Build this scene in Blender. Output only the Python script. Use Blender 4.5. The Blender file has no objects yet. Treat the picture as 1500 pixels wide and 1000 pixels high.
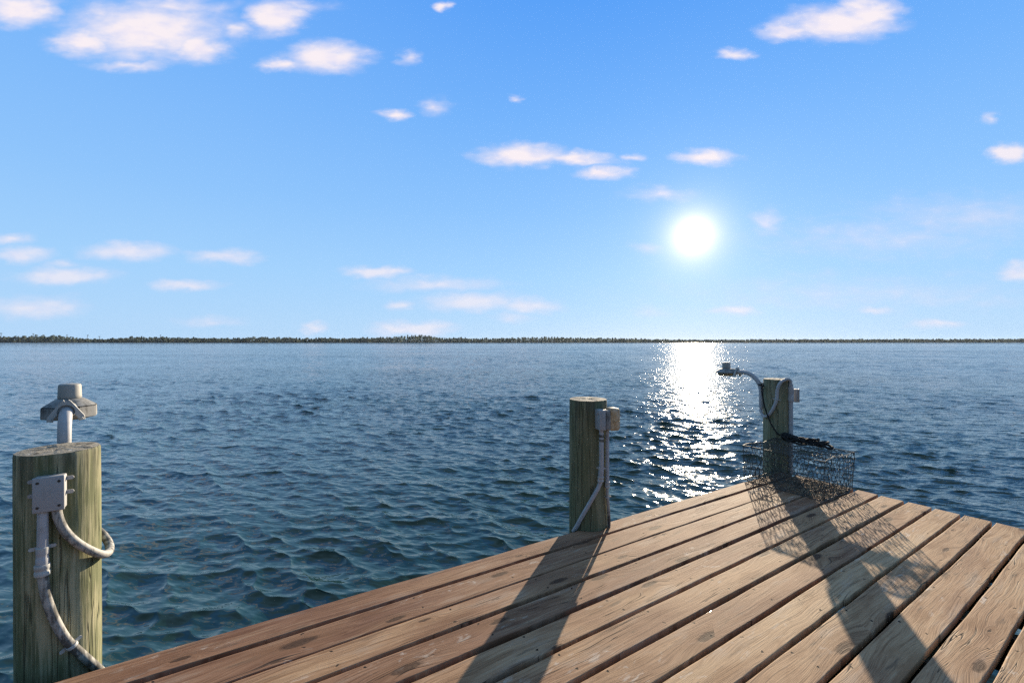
import bpy, bmesh, math, random
import numpy as np
from mathutils import Vector, Matrix

random.seed(7)
rng = np.random.default_rng(11)
R = math.radians
C = bpy.context.scene.collection
scene = bpy.context.scene

# ------------------------------------------------------------------ survey
F = 667.0            # focal length in pixels of the 1500 wide photo (16 mm lens)
EYE = 2.6            # eye height over the water
DECK = 1.1           # deck top over the water
CAMV = Vector((0, 0, EYE))
SUN_AZ, SUN_EL = R(21.75), R(12.2)
SUN = Vector((math.sin(SUN_AZ) * math.cos(SUN_EL), math.cos(SUN_AZ) * math.cos(SUN_EL), math.sin(SUN_EL)))
EXPOSURE = 1.15


def deck_pt(px, py, z=DECK):
    Y = F * (EYE - z) / (py - 500.0)
    return Vector(((px - 750) / F * Y, Y))


# ------------------------------------------------------------------ helpers
def tag(o, label=None, cat=None, group=None, kind=None):
    if label: o['label'] = label
    if cat: o['category'] = cat
    if group: o['group'] = group
    if kind: o['kind'] = kind
    return o


def thing(name, label, cat, loc, group=None):
    o = bpy.data.objects.new(name, None)
    o.empty_display_size = 0.1
    C.objects.link(o)
    o.location = loc
    return tag(o, label, cat, group)


def obj(name, bm, mat, parent=None, smooth=True, origin=None):
    """link a bmesh given in world coordinates as ONE mesh object (moved into its parent's space)"""
    off = Vector(origin) if origin is not None else Vector((0, 0, 0))
    if parent is not None:
        p = parent
        while p is not None:
            off = off + p.location
            p = p.parent
    bmesh.ops.translate(bm, vec=-off, verts=bm.verts)
    me = bpy.data.meshes.new(name)
    bm.to_mesh(me)
    bm.free()
    for m in (mat if isinstance(mat, (list, tuple)) else [mat]):
        me.materials.append(m)
    if smooth:
        me.shade_smooth()
        try:
            me.set_sharp_from_angle(angle=R(40))
        except Exception:
            pass
    o = bpy.data.objects.new(name, me)
    C.objects.link(o)
    if origin is not None: o.location = origin
    if parent is not None: o.parent = parent
    return o


def catmull(pts, n=8):
    pts = [Vector(p) for p in pts]
    P = [pts[0] * 2 - pts[1]] + pts + [pts[-1] * 2 - pts[-2]]
    out = []
    for i in range(1, len(P) - 2):
        a, b, c, d = P[i - 1], P[i], P[i + 1], P[i + 2]
        for k in range(n):
            t = k / n
            out.append(0.5 * ((2 * b) + (c - a) * t + (2 * a - 5 * b + 4 * c - d) * t * t + (3 * b - a - 3 * c + d) * t ** 3))
    out.append(pts[-1])
    return out


def tube(bm, path, r, seg=12, cap=True):
    path = [Vector(p) for p in path]
    n = len(path)
    rads = list(r)[:n] if isinstance(r, (list, tuple)) else [r] * n
    tan = [(path[min(i + 1, n - 1)] - path[max(i - 1, 0)]).normalized() for i in range(n)]
    up = Vector((0, 0, 1)) if abs(tan[0].z) < 0.9 else Vector((1, 0, 0))
    u = tan[0].cross(up).normalized()
    rings = []
    for i in range(n):
        u = (u - tan[i] * u.dot(tan[i])).normalized()
        w = tan[i].cross(u)
        rings.append([bm.verts.new(path[i] + (u * math.cos(2 * math.pi * k / seg) + w * math.sin(2 * math.pi * k / seg)) * rads[i]) for k in range(seg)])
    for a, b in zip(rings, rings[1:]):
        for k in range(seg):
            bm.faces.new((a[k], a[(k + 1) % seg], b[(k + 1) % seg], b[k]))
    if cap:
        bm.faces.new(list(reversed(rings[0])))
        bm.faces.new(rings[-1])
    return bm


def lathe(bm, prof, c, seg=24, rot=0.0, cap=True):
    """profile of (radius, z) turned about a vertical axis through c"""
    c = Vector(c)
    rings = []
    for (r, z) in prof:
        rings.append([bm.verts.new(c + Vector((r * math.cos(rot + 2 * math.pi * k / seg), r * math.sin(rot + 2 * math.pi * k / seg), z))) for k in range(seg)])
    for a, b in zip(rings, rings[1:]):
        for k in range(seg):
            bm.faces.new((a[k], a[(k + 1) % seg], b[(k + 1) % seg], b[k]))
    if cap:
        bm.faces.new(list(reversed(rings[0])))
        bm.faces.new(rings[-1])
    return bm


def box(bm, c, ax, ay, sx, sy, sz, bev=0.004, seg=2):
    """bevelled box centred at c, axes ax / ay horizontal unit vectors, sizes"""
    c = Vector(c); ax = Vector(ax).normalized(); ay = Vector(ay).normalized(); az = ax.cross(ay).normalized()
    m = Matrix((ax * sx, ay * sy, az * sz)).transposed().to_4x4()
    m.translation = c
    t = bmesh.new()
    bmesh.ops.create_cube(t, size=1, matrix=m)
    if bev > 0:
        bmesh.ops.bevel(t, geom=list(t.edges), offset=bev, segments=seg, profile=0.5, affect='EDGES')
    bmesh.ops.recalc_face_normals(t, faces=t.faces)
    me = bpy.data.meshes.new('tmp'); t.to_mesh(me); t.free()
    bm.from_mesh(me); bpy.data.meshes.remove(me)
    return bm


def prism(bm, outline, origin, ax, ay, thick):
    """extrude a 2D outline (in axes ax, ay) by thick both ways along their normal"""
    origin = Vector(origin); ax = Vector(ax); ay = Vector(ay); az = ax.cross(ay).normalized()
    lo = [bm.verts.new(origin + ax * x + ay * y - az * thick / 2) for x, y in outline]
    hi = [bm.verts.new(origin + ax * x + ay * y + az * thick / 2) for x, y in outline]
    n = len(lo)
    bm.faces.new(list(reversed(lo))); bm.faces.new(hi)
    for k in range(n):
        bm.faces.new((lo[k], lo[(k + 1) % n], hi[(k + 1) % n], hi[k]))
    return bm


# ------------------------------------------------------------------ node helper
class NT:
    def __init__(self, tree): self.t = tree
    def n(self, typ, **kw):
        nd = self.t.nodes.new(typ)
        for k, v in kw.items():
            if k.startswith('_'): setattr(nd, k[1:], v)
            else:
                key = int(k[1:]) if (k[0] == 'i' and k[1:].isdigit()) else k.replace('__', ' ')
                self.set(nd.inputs[key], v)
        return nd
    def set(self, sock, v):
        if isinstance(v, bpy.types.NodeSocket): self.t.links.new(v, sock)
        else: sock.default_value = v
    def m(self, op, a, b=None, c=None, clamp=False):
        nd = self.t.nodes.new('ShaderNodeMath'); nd.operation = op; nd.use_clamp = clamp
        for i, v in enumerate((a, b, c)):
            if v is not None: self.set(nd.inputs[i], v)
        return nd.outputs[0]
    def v(self, op, a, b=None, c=None, out=0):
        nd = self.t.nodes.new('ShaderNodeVectorMath'); nd.operation = op
        for i, x in enumerate((a, b, c)):
            if x is not None:
                if op == 'SCALE' and i == 1: self.set(nd.inputs['Scale'], x)
                else: self.set(nd.inputs[i], x)
        return nd.outputs[out]
    def mix(self, f, a, b, mode='MIX'):
        nd = self.t.nodes.new('ShaderNodeMix'); nd.data_type = 'RGBA'; nd.blend_type = mode
        self.set(nd.inputs[0], f); self.set(nd.inputs[6], a if isinstance(a, bpy.types.NodeSocket) else (*a, 1)[:4]); self.set(nd.inputs[7], b if isinstance(b, bpy.types.NodeSocket) else (*b, 1)[:4])
        return nd.outputs[2]
    def ss(self, x, lo, hi, a=0.0, b=1.0):
        nd = self.t.nodes.new('ShaderNodeMapRange'); nd.interpolation_type = 'SMOOTHSTEP'
        self.set(nd.inputs[0], x); self.set(nd.inputs[1], lo); self.set(nd.inputs[2], hi); self.set(nd.inputs[3], a); self.set(nd.inputs[4], b)
        return nd.outputs[0]
    def lin(self, x, lo, hi, a=0.0, b=1.0):
        nd = self.t.nodes.new('ShaderNodeMapRange')
        self.set(nd.inputs[0], x); self.set(nd.inputs[1], lo); self.set(nd.inputs[2], hi); self.set(nd.inputs[3], a); self.set(nd.inputs[4], b)
        return nd.outputs[0]
    def noise(self, vec, scale, detail=4, rough=0.55, dist=0.0, color=False):
        nd = self.n('ShaderNodeTexNoise', Vector=vec, Scale=scale, Detail=detail, Roughness=rough, Distortion=dist)
        return nd.outputs[1 if color else 0]
    def comb(self, x, y, z=0.0):
        return self.n('ShaderNodeCombineXYZ', i0=x, i1=y, i2=z).outputs[0]
    def sep(self, v):
        return self.n('ShaderNodeSeparateXYZ', i0=v).outputs
    def ramp(self, f, stops):
        nd = self.t.nodes.new('ShaderNodeValToRGB'); self.set(nd.inputs[0], f)
        e = nd.color_ramp.elements
        while len(e) < len(stops): e.new(0.5)
        for i, (p, c) in enumerate(stops): e[i].position = p; e[i].color = (*c, 1)
        return nd.outputs[0]


def material(name):
    m = bpy.data.materials.new(name); m.use_nodes = True
    m.node_tree.nodes.clear()
    t = NT(m.node_tree)
    out = t.n('ShaderNodeOutputMaterial'); b = t.n('ShaderNodeBsdfPrincipled')
    m.node_tree.links.new(b.outputs[0], out.inputs[0])
    return m, t, b


def plastic(name, col, rough=0.45, dirt=0.35, dirtcol=(0.12, 0.11, 0.09), scale=14, lo=.48, hi=.72):
    m, t, b = material(name)
    co = t.n('ShaderNodeTexCoord').outputs['Object']
    n1 = t.noise(co, scale, 6, 0.65)
    n2 = t.noise(t.v('MULTIPLY', co, (60, 60, 9)), 1, 4, 0.6)
    k = t.m('MULTIPLY', t.ss(t.m('ADD', t.m('MULTIPLY', n1, .65), t.m('MULTIPLY', n2, .35)), lo, hi), dirt)
    t.set(b.inputs['Base Color'], t.mix(k, col, dirtcol))
    t.set(b.inputs['Roughness'], t.m('ADD', rough, t.m('MULTIPLY', n1, 0.2)))
    bp = t.n('ShaderNodeBump', Strength=0.25, Distance=0.002, Height=n1)
    t.set(b.inputs['Normal'], bp.outputs[0])
    return m


# ------------------------------------------------------------------ materials
def make_water():
    m, t, b = material('lake_water')
    geo = t.n('ShaderNodeNewGeometry')
    pos = geo.outputs['Position']
    lod = t.n('ShaderNodeAttribute', _attribute_name='lost').outputs['Fac']
    big = t.noise(t.v('MULTIPLY', pos, (0.010, 0.045, 0.0)), 1, 3, 0.6)         # wind bands
    gust = t.lin(big, 0.3, 0.7, 0.40, 1.40)

    def height(off):
        p = t.v('ADD', pos, off)
        p2 = t.n('ShaderNodeVectorRotate', Vector=p, Angle=R(14)).outputs[0]
        a = t.noise(t.v('MULTIPLY', p2, (1.6, 4.0, 0.0)), 1.0, 3.0, 0.55, 0.3)
        f = t.noise(t.v('MULTIPLY', p2, (5.5, 17.0, 0.0)), 1.0, 3.0, 0.55, 0.3)
        return a, f
    e = 0.03
    a0, f0 = height((0, 0, 0)); a1, f1 = height((e, 0, 0)); a2, f2 = height((0, e, 0))

    def slope(h1, h0): return t.m('DIVIDE', t.m('SUBTRACT', h1, h0), e)
    ka = t.m('MULTIPLY', gust, t.lin(lod, 0, 1, 0.026, 0.15))
    kf = t.m('MULTIPLY', gust, t.lin(lod, 0, 1, 0.016, 0.034))
    sx = t.m('ADD', t.m('MULTIPLY', slope(a1, a0), ka), t.m('MULTIPLY', slope(f1, f0), kf))
    sy = t.m('ADD', t.m('MULTIPLY', slope(a2, a0), ka), t.m('MULTIPLY', slope(f2, f0), kf))
    nrm = t.v('NORMALIZE', t.v('SUBTRACT', geo.outputs['Normal'], t.comb(sx, sy, 0.0)))
    t.set(b.inputs['Normal'], nrm)
    deep = t.noise(t.v('MULTIPLY', pos, (0.12, 0.2, 0)), 1, 3, 0.5)
    t.set(b.inputs['Base Color'], t.mix(t.ss(deep, .35, .7), (0.006, 0.022, 0.016), (0.009, 0.034, 0.021)))
    t.set(b.inputs['Roughness'], 0.065)
    t.set(b.inputs['IOR'], 1.52)
    t.set(b.inputs['Specular Tint'], (.66, .82, .64, 1))
    return m


def make_deck_wood():
    m, t, b = material('weathered_deck_wood')
    uv = t.n('ShaderNodeUVMap', _uv_map='board').outputs[0]
    u, v, _ = t.sep(uv)
    tone = t.n('ShaderNodeAttribute', _attribute_name='tone').outputs['Fac']
    # knots: sparse cells along each board
    kv = t.comb(t.m('MULTIPLY', u, 1.5), t.m('MULTIPLY', v, 5.0), 0.0)
    vor = t.n('ShaderNodeTexVoronoi', Vector=kv, Scale=1.0, Randomness=1.0, _voronoi_dimensions='2D')
    kd = vor.outputs['Distance']; kc = t.sep(vor.outputs['Color'])
    kr = t.lin(kc[0], 0, 1, -0.06, 0.17)                                     # many cells carry no knot
    wob = t.m('MULTIPLY', t.m('SUBTRACT', t.noise(uv, 34, 3), .5), 0.07)
    kdw = t.m('ADD', kd, wob)
    core = t.m('SUBTRACT', 1.0, t.ss(kdw, t.m('MULTIPLY', kr, 0.55), kr))
    core = t.m('MULTIPLY', core, t.m('GREATER_THAN', kr, 0.03))
    halo = t.m('MULTIPLY', t.m('SUBTRACT', 1.0, t.ss(kd, 0.0, t.m('MULTIPLY', kr, 3.6))), t.m('GREATER_THAN', kr, 0.03))
    swirl = t.m('MULTIPLY', halo, 0.05)
    drift = t.m('MULTIPLY', t.m('SUBTRACT', t.noise(t.comb(t.m('MULTIPLY', u, 1.6), t.m('MULTIPLY', v, 4)), 1, 2), .5), 0.10)
    vv = t.m('ADD', t.m('ADD', v, swirl), drift)
    g1 = t.noise(t.comb(t.m('MULTIPLY', u, 1.6), t.m('MULTIPLY', vv, 62), 0.0), 1, 6, 0.62, 0.35)
    g2 = t.noise(t.comb(t.m('MULTIPLY', u, 6.0), t.m('MULTIPLY', vv, 260), 3.1), 1, 4, 0.65)
    blot = t.noise(t.comb(t.m('MULTIPLY', u, 2.2), t.m('MULTIPLY', v, 9), 7.0), 1, 5, 0.6)
    patch = t.noise(t.comb(t.m('MULTIPLY', u, 0.9), t.m('MULTIPLY', v, 3), 1.0), 1, 3, 0.55)
    base = t.ramp(t.m('ADD', tone, t.m('MULTIPLY', t.m('SUBTRACT', patch, .5), 1.3)),
                  [(0.0, (0.185, 0.090, 0.056)), (0.35, (0.29, 0.160, 0.094)), (0.65, (0.42, 0.258, 0.145)), (1.0, (0.51, 0.345, 0.200))])
    fib = t.m('ADD', t.m('MULTIPLY', g1, .6), t.m('MULTIPLY', g2, .4))
    col = t.mix(t.ss(fib, 0.37, 0.53, 0.80, 0.0), base, t.mix(1.0, base, (0.40, 0.32, 0.26), 'MULTIPLY'))
    col = t.mix(t.ss(fib, 0.52, 0.66, 0.0, 0.45), col, (0.52, 0.40, 0.26))
    col = t.mix(t.ss(blot, 0.50, 0.68, 0.0, 0.70), col, t.mix(1.0, base, (0.60, 0.52, 0.46), 'MULTIPLY'))
    col = t.mix(t.ss(blot, 0.46, 0.30, 0.0, 0.30), col, (0.46, 0.39, 0.31))
    # grey mildew in long smears
    mil = t.noise(t.comb(t.m('MULTIPLY', u, 3.0), t.m('MULTIPLY', v, 20), 11.0), 1, 6, 0.7)
    col = t.mix(t.ss(mil, 0.56, 0.68, 0.0, 0.7), col, (0.12, 0.082, 0.055))
    # knots
    ring = t.m('SINE', t.m('MULTIPLY', kdw, 150))
    col = t.mix(t.m('MULTIPLY', halo, 0.55), col, (0.22, 0.115, 0.060))
    col = t.mix(t.m('MULTIPLY', core, t.lin(ring, -1, 1, 0.75, 1.0)), col, (0.060, 0.032, 0.020))
    # open splits
    crk = t.noise(t.comb(t.m('MULTIPLY', u, 0.8), t.m('MULTIPLY', vv, 27), 5.0), 1, 2, 0.5, 0.2)
    wh = t.noise(t.comb(t.m('MULTIPLY', u, 1.3), t.m('MULTIPLY', v, 6), 9.0), 1, 2)
    crack = t.m('MULTIPLY', t.m('SUBTRACT', 1.0, t.ss(t.m('ABSOLUTE', t.m('SUBTRACT', crk, .5)), 0.0, 0.014)), t.ss(wh, .52, .60))
    col = t.mix(t.m('MULTIPLY', crack, .8), col, (0.035, 0.022, 0.015))
    # worn paint and bird lime: pale scuffs
    sc = t.noise(t.comb(t.m('MULTIPLY', u, 9), t.m('MULTIPLY', v, 26), 2.0), 1, 5, 0.7, 0.6)
    sw = t.noise(t.comb(t.m('MULTIPLY', u, 1.1), t.m('MULTIPLY', v, 3.5), 4.0), 1, 2)
    scuff = t.m('MULTIPLY', t.ss(sc, .56, .66), t.ss(sw, .50, .62))
    col = t.mix(t.m('MULTIPLY', scuff, .45), col, (0.62, 0.56, 0.48))
    # screw holes: two rows per joist, jittered
    uu = t.m('SUBTRACT', t.m('MODULO', t.m('ADD', u, t.m('MULTIPLY', t.m('SUBTRACT', blot, .5), .16)), 0.61), 0.30)
    vm = t.m('MODULO', v, 1.0)
    vd = t.m('MINIMUM', t.m('ABSOLUTE', t.m('SUBTRACT', vm, 0.035)), t.m('ABSOLUTE', t.m('SUBTRACT', vm, 0.150)))
    sd = t.m('SQRT', t.m('ADD', t.m('MULTIPLY', uu, uu), t.m('MULTIPLY', vd, vd)))
    screw = t.m('SUBTRACT', 1.0, t.ss(sd, 0.0050, 0.0080))
    col = t.mix(screw, col, (0.02, 0.015, 0.012))
    t.set(b.inputs['Base Color'], col)
    t.set(b.inputs['Roughness'], t.lin(fib, .3, .7, 0.68, 0.85))
    t.set(b.inputs['Specular IOR Level'], 0.12)
    h = t.m('ADD', t.m('MULTIPLY', fib, 1.0), t.m('MULTIPLY', t.m('ADD', crack, t.m('ADD', screw, t.m('MULTIPLY', core, .3))), -0.9))
    bp = t.n('ShaderNodeBump', Strength=0.75, Distance=0.0045, Height=h)
    t.set(b.inputs['Normal'], bp.outputs[0])
    return m


def make_pile_wood(name, green, tan, lean):
    m, t, b = material(name)
    co = t.n('ShaderNodeTexCoord').outputs['Object']
    x, y, z = t.sep(co)
    st = t.noise(t.v('MULTIPLY', co, (42, 42, 1.3)), 1, 5, 0.62, 0.5)
    st2 = t.noise(t.v('MULTIPLY', co, (130, 130, 7)), 1, 3, 0.6)
    bl = t.noise(t.v('MULTIPLY', co, (7, 7, 2.2)), 1, 4, 0.6)
    s = t.m('ADD', t.m('MULTIPLY', st, .65), t.m('MULTIPLY', st2, .35))
    col = t.mix(t.ss(t.m('ADD', bl, t.m('MULTIPLY', t.m('SUBTRACT', s, .5), 1.1)), .38, .72), green, tan)
    col = t.mix(t.ss(s, .36, .50, .42, 0.0), col, t.mix(1.0, col, (0.45, .42, .36), 'MULTIPLY'))
    crk = t.noise(t.v('MULTIPLY', co, (17, 17, 0.55)), 1, 3, 0.55)
    crack = t.m('SUBTRACT', 1.0, t.ss(t.m('ABSOLUTE', t.m('SUBTRACT', crk, .47)), 0.0, 0.015))
    col = t.mix(t.m('MULTIPLY', crack, .55), col, (0.025, 0.022, 0.016))
    kv = t.n('ShaderNodeTexVoronoi', Vector=t.v('MULTIPLY', co, (7, 7, 2.6)), Scale=1.0)
    kn = t.m('MULTIPLY', t.m('SUBTRACT', 1.0, t.ss(kv.outputs['Distance'], .05, .13)), t.m('GREATER_THAN', t.sep(kv.outputs['Color'])[0], .45))
    col = t.mix(t.m('MULTIPLY', kn, .7), col, (0.055, 0.045, 0.03))
    drip = t.noise(t.v('MULTIPLY', co, (24, 24, 0.35)), 1, 3, 0.6)
    topm = t.m('MULTIPLY', t.ss(z, lean - .34, lean, 0, 1), t.ss(drip, .42, .6))
    col = t.mix(t.m('MULTIPLY', topm, .55), col, (0.055, 0.05, 0.04))
    wet = t.ss(z, -0.75, -1.0)
    col = t.mix(t.m('MULTIPLY', wet, .8), col, (0.03, 0.035, 0.022))
    t.set(b.inputs['Base Color'], col)
    t.set(b.inputs['Roughness'], 0.8)
    t.set(b.inputs['Specular IOR Level'], 0.25)
    bp = t.n('ShaderNodeBump', Strength=0.8, Distance=0.005, Height=t.m('SUBTRACT', s, t.m('MULTIPLY', crack, 1.6)))
    t.set(b.inputs['Normal'], bp.outputs[0])
    return m


def make_end_grain():
    m, t, b = material('weathered_end_grain')
    co = t.n('ShaderNodeTexCoord').outputs['Object']
    x, y, z = t.sep(co)
    rr = t.m('SQRT', t.m('ADD', t.m('MULTIPLY', x, x), t.m('MULTIPLY', y, y)))
    n = t.noise(co, 26, 6, .68)
    ring = t.m('SINE', t.m('ADD', t.m('MULTIPLY', rr, 520), t.m('MULTIPLY', n, 7)))
    col = t.mix(t.lin(ring, -1, 1, .2, .7), (0.34, 0.30, 0.23), (0.22, 0.19, 0.14))
    col = t.mix(t.ss(n, .50, .62), col, (0.055, 0.05, 0.038))
    w = t.noise(t.v('ADD', co, (3, 1, 0)), 38, 4, .7)
    col = t.mix(t.ss(w, .60, .68, 0, .8), col, (0.62, 0.60, 0.55))
    t.set(b.inputs['Base Color'], col); t.set(b.inputs['Roughness'], .9)
    bp = t.n('ShaderNodeBump', Strength=1.0, Distance=0.006, Height=n)
    t.set(b.inputs['Normal'], bp.outputs[0])
    return m


def simple(name, col, rough=0.6, var=0.25, scale=20, metal=0.0):
    m, t, b = material(name)
    co = t.n('ShaderNodeTexCoord').outputs['Object']
    n = t.noise(co, scale, 5, .6)
    t.set(b.inputs['Base Color'], t.mix(t.m('MULTIPLY', t.ss(n, .4, .65), var), col, tuple(c * .35 for c in col)))
    t.set(b.inputs['Roughness'], rough); t.set(b.inputs['Metallic'], metal)
    bp = t.n('ShaderNodeBump', Strength=0.3, Distance=0.003, Height=n)
    t.set(b.inputs['Normal'], bp.outputs[0])
    return m


def make_foliage(name, a, c):
    m, t, b = material(name)
    g = t.n('ShaderNodeNewGeometry')
    rnd = g.outputs['Random Per Island']
    n = t.noise(t.v('MULTIPLY', g.outputs['Position'], (.02, .02, .06)), 1, 2, .6)
    t.set(b.inputs['Base Color'], t.mix(t.m('ADD', t.m('MULTIPLY', rnd, .6), t.m('MULTIPLY', n, .5), clamp=True), a, c))
    t.set(b.inputs['Roughness'], .8); t.set(b.inputs['Specular IOR Level'], .2)
    tr = t.n('ShaderNodeBsdfTranslucent', Color=(0.12, 0.145, 0.115, 1))
    mx = t.n('ShaderNodeMixShader', i0=0.45)
    out = [x for x in m.node_tree.nodes if x.type == 'OUTPUT_MATERIAL'][0]
    m.node_tree.links.new(b.outputs[0], mx.inputs[1]); m.node_tree.links.new(tr.outputs[0], mx.inputs[2])
    m.node_tree.links.new(mx.outputs[0], out.inputs[0])
    return m


def make_yellowed_lens(name):
    m, t, b = material(name)
    co = t.n('ShaderNodeTexCoord').outputs['Object']
    n = t.noise(co, 40, 5, .7)
    t.set(b.inputs['Base Color'], t.mix(t.ss(n, .4, .62), (0.50, 0.45, 0.35), (0.24, 0.195, 0.13)))
    t.set(b.inputs['Roughness'], .5)
    tr = t.n('ShaderNodeBsdfTranslucent', Color=(0.52, 0.45, 0.31, 1))
    mx = t.n('ShaderNodeMixShader', i0=0.30)
    out = [x for x in m.node_tree.nodes if x.type == 'OUTPUT_MATERIAL'][0]
    m.node_tree.links.new(b.outputs[0], mx.inputs[1]); m.node_tree.links.new(tr.outputs[0], mx.inputs[2])
    m.node_tree.links.new(mx.outputs[0], out.inputs[0])
    bp = t.n('ShaderNodeBump', Strength=.5, Distance=.003, Height=n)
    t.set(b.inputs['Normal'], bp.outputs[0])
    return m


M = dict(
    water=make_water(), deck=make_deck_wood(), beam=simple('wet_timber_and_dimmed_edge', (0.022, 0.022, 0.014), .8, .5, 9),
    pile_left=make_pile_wood('greenish_pile_wood', (0.135, 0.145, 0.072), (0.36, 0.33, 0.205), 1.0),
    pile_mid=make_pile_wood('dark_green_pile_wood', (0.145, 0.148, 0.078), (0.225, 0.21, 0.125), 1.05),
    pile_right=make_pile_wood('olive_pile_wood', (0.22, 0.22, 0.13), (0.32, 0.30, 0.20), 1.08),
    end=make_end_grain(),
    box=plastic('light_grey_plastic', (0.33, 0.33, 0.33), .5, .30),
    pipe=plastic('grey_white_plastic_pipe', (0.40, 0.40, 0.41), .5, .45),
    hose=plastic('mildewed_grey_hose', (0.36, 0.345, 0.31), .6, .92, (0.055, 0.052, 0.045), 9, .45, .57),
    strap=plastic('pale_strap_plastic', (0.42, 0.42, 0.40), .55, .4),
    lamp=plastic('weathered_lamp_casting', (0.25, 0.248, 0.235), .6, .85, (0.07, 0.07, 0.065), 11, .46, .60),
    cap=plastic('beige_photocell_plastic', (0.31, 0.30, 0.27), .55, .25),
    lampw=plastic('white_lamp_clamp', (0.40, 0.395, 0.37), .55, .4),
    lens=make_yellowed_lens('yellowed_lens_plastic'),
    screw=simple('dark_rusty_screw', (0.035, 0.03, 0.025), .6, .5, 60),
    wire=simple('dark_coated_wire', (0.055, 0.058, 0.050), .6, .5, 30),
    weed=simple('dried_weed_growth', (0.30, 0.26, 0.17), .8, .5, 30),
    rope=simple('black_rope_fibre', (0.012, 0.012, 0.012), .85, .5, 90),
    wood_far=make_foliage('far_tree_leaves', (0.085, 0.112, 0.088), (0.115, 0.150, 0.115)),
    bark=simple('far_tree_bark', (0.10, 0.09, 0.07), .9, .3, 1),
    shore=simple('muddy_shore', (0.07, 0.065, 0.045), .9, .4, .05),
    hull=simple('dark_boat_hull', (0.03, 0.03, 0.035), .4, .1, 2),
    white=simple('white_boat_paint', (0.7, 0.7, 0.7), .4, .1, 2),
    red=simple('red_marker_paint', (0.35, 0.05, 0.03), .5, .3, 3),
    foam=simple('white_wake_foam', (0.75, 0.75, 0.75), .8, .1, 1),
)

# ------------------------------------------------------------------ water
def build_water():
    rr = [0.35]
    while rr[-1] < 2300:
        q = rr[-1]
        rr.append(q + (max(.0012 * q, min(.0058 * q, .25)) if q < 620 else .02 * q))
    rr = np.array(rr)
    fine = np.arange(-R(64), R(64), 0.0030)
    coarse = np.linspace(R(64), 2 * math.pi - R(64), 60)[:-1]
    th = np.concatenate([fine, coarse])
    nr, nt = len(rr), len(th)
    rg, tg = np.meshgrid(rr, th, indexing='ij')
    x = (rg * np.sin(tg)).ravel(); y = (rg * np.cos(tg)).ravel()
    dr = np.diff(rr, append=rr[-1] * 1.02)
    spr = np.repeat(dr, nt)
    side = np.abs(((tg.ravel() + math.pi) % (2 * math.pi)) - math.pi) > R(64)
    spt = rg.ravel() * np.where(side, .07, .0030)
    er = np.stack([np.sin(tg.ravel()), np.cos(tg.ravel())])
    n = 130
    lam = np.exp(np.linspace(math.log(0.13), math.log(3.2), n)) * rng.uniform(.94, 1.06, n)
    base_dir = math.atan2(-0.90, -0.42)
    spread = np.interp(np.log(lam), [math.log(.2), math.log(5)], [R(26), R(12)])
    ang = base_dir + rng.normal(0, 1, n) * spread + np.where(rng.random(n) < .5, R(-17), R(17))
    wgt = np.interp(np.log(lam), np.log([.13, .3, .5, .85, 1.4, 2.2, 3.5]), [1.30, 1.65, 1.35, .80, .46, .30, .20])
    slope = 0.165 * math.sqrt(2.0 / n) * wgt
    amp = slope * lam / (2 * math.pi)
    ph = rng.uniform(0, 2 * math.pi, n)
    dx = np.zeros_like(x); dy = np.zeros_like(x); dz = np.zeros_like(x); lost = np.zeros_like(x); tot = 0
    # slow amplitude patches so the chop is uneven
    patch = 1 + .30 * np.sin(x * .31 + y * .17 + 1) * np.sin(y * .23 - x * .11 + 2) + .22 * np.sin(x * .05 + y * .13 + .4 * np.sin(x * .09)) + .15 * np.sin(x * .9 - y * .6 + np.sin(y * .4))
    for i in range(n):
        k = 2 * math.pi / lam[i]; cx, cy = math.cos(ang[i]), math.sin(ang[i])
        kr = np.abs(cx * er[0] + cy * er[1]); kt = np.abs(cx * er[1] - cy * er[0])
        fade = np.minimum(np.clip((lam[i] / (spr * kr + 1e-6) - 2.4) / 2.0, 0, 1), np.clip((lam[i] / (spt * kt + 1e-6) - 2.4) / 2.0, 0, 1))
        a = amp[i] * fade * patch
        p = k * (cx * x + cy * y) + ph[i]
        s = np.sin(p); c = np.cos(p)
        dz += a * c; dx -= a * 2.1 * cx * s; dy -= a * 2.1 * cy * s
        lost += slope[i] ** 2 * (1 - fade ** 2); tot += slope[i] ** 2
    co = np.stack([x + dx, y + dy, dz], 1)
    co = np.concatenate([co, [[0, 0, 0]]]).astype(np.float32)
    lostf = np.concatenate([np.sqrt(lost / tot), [0]]).astype(np.float32)
    i, j = np.meshgrid(np.arange(nr - 1), np.arange(nt), indexing='ij')
    j2 = (j + 1) % nt
    quads = np.stack([i * nt + j, i * nt + j2, (i + 1) * nt + j2, (i + 1) * nt + j], -1).reshape(-1, 4)[:, ::-1]
    jj = np.arange(nt)
    tris = np.stack([np.full(nt, nr * nt), (jj + 1) % nt, jj], 1)[:, ::-1]
    tris = np.stack([np.full(nt, nr * nt), jj, (jj + 1) % nt], 1)[:, [0, 2, 1]]
    me = bpy.data.meshes.new('water')
    nv, nq, ntri = len(co), len(quads), len(tris)
    me.vertices.add(nv); me.vertices.foreach_set('co', co.ravel())
    li = np.concatenate([quads.ravel(), tris.ravel()]).astype(np.int32)
    me.loops.add(len(li)); me.loops.foreach_set('vertex_index', li)
    ls = np.concatenate([np.arange(nq) * 4, nq * 4 + np.arange(ntri) * 3]).astype(np.int32)
    me.polygons.add(nq + ntri); me.polygons.foreach_set('loop_start', ls)
    at = me.attributes.new('lost', 'FLOAT', 'POINT'); at.data.foreach_set('value', lostf)
    me.update(calc_edges=True); me.validate()
    me.shade_smooth()
    me.materials.append(M['water'])
    o = bpy.data.objects.new('water', me); C.objects.link(o)
    tag(o, 'rippled blue green water of the wide bay around the dock', 'water', kind='structure')
    if me.polygons[0].normal.z < 0: me.flip_normals()
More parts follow.
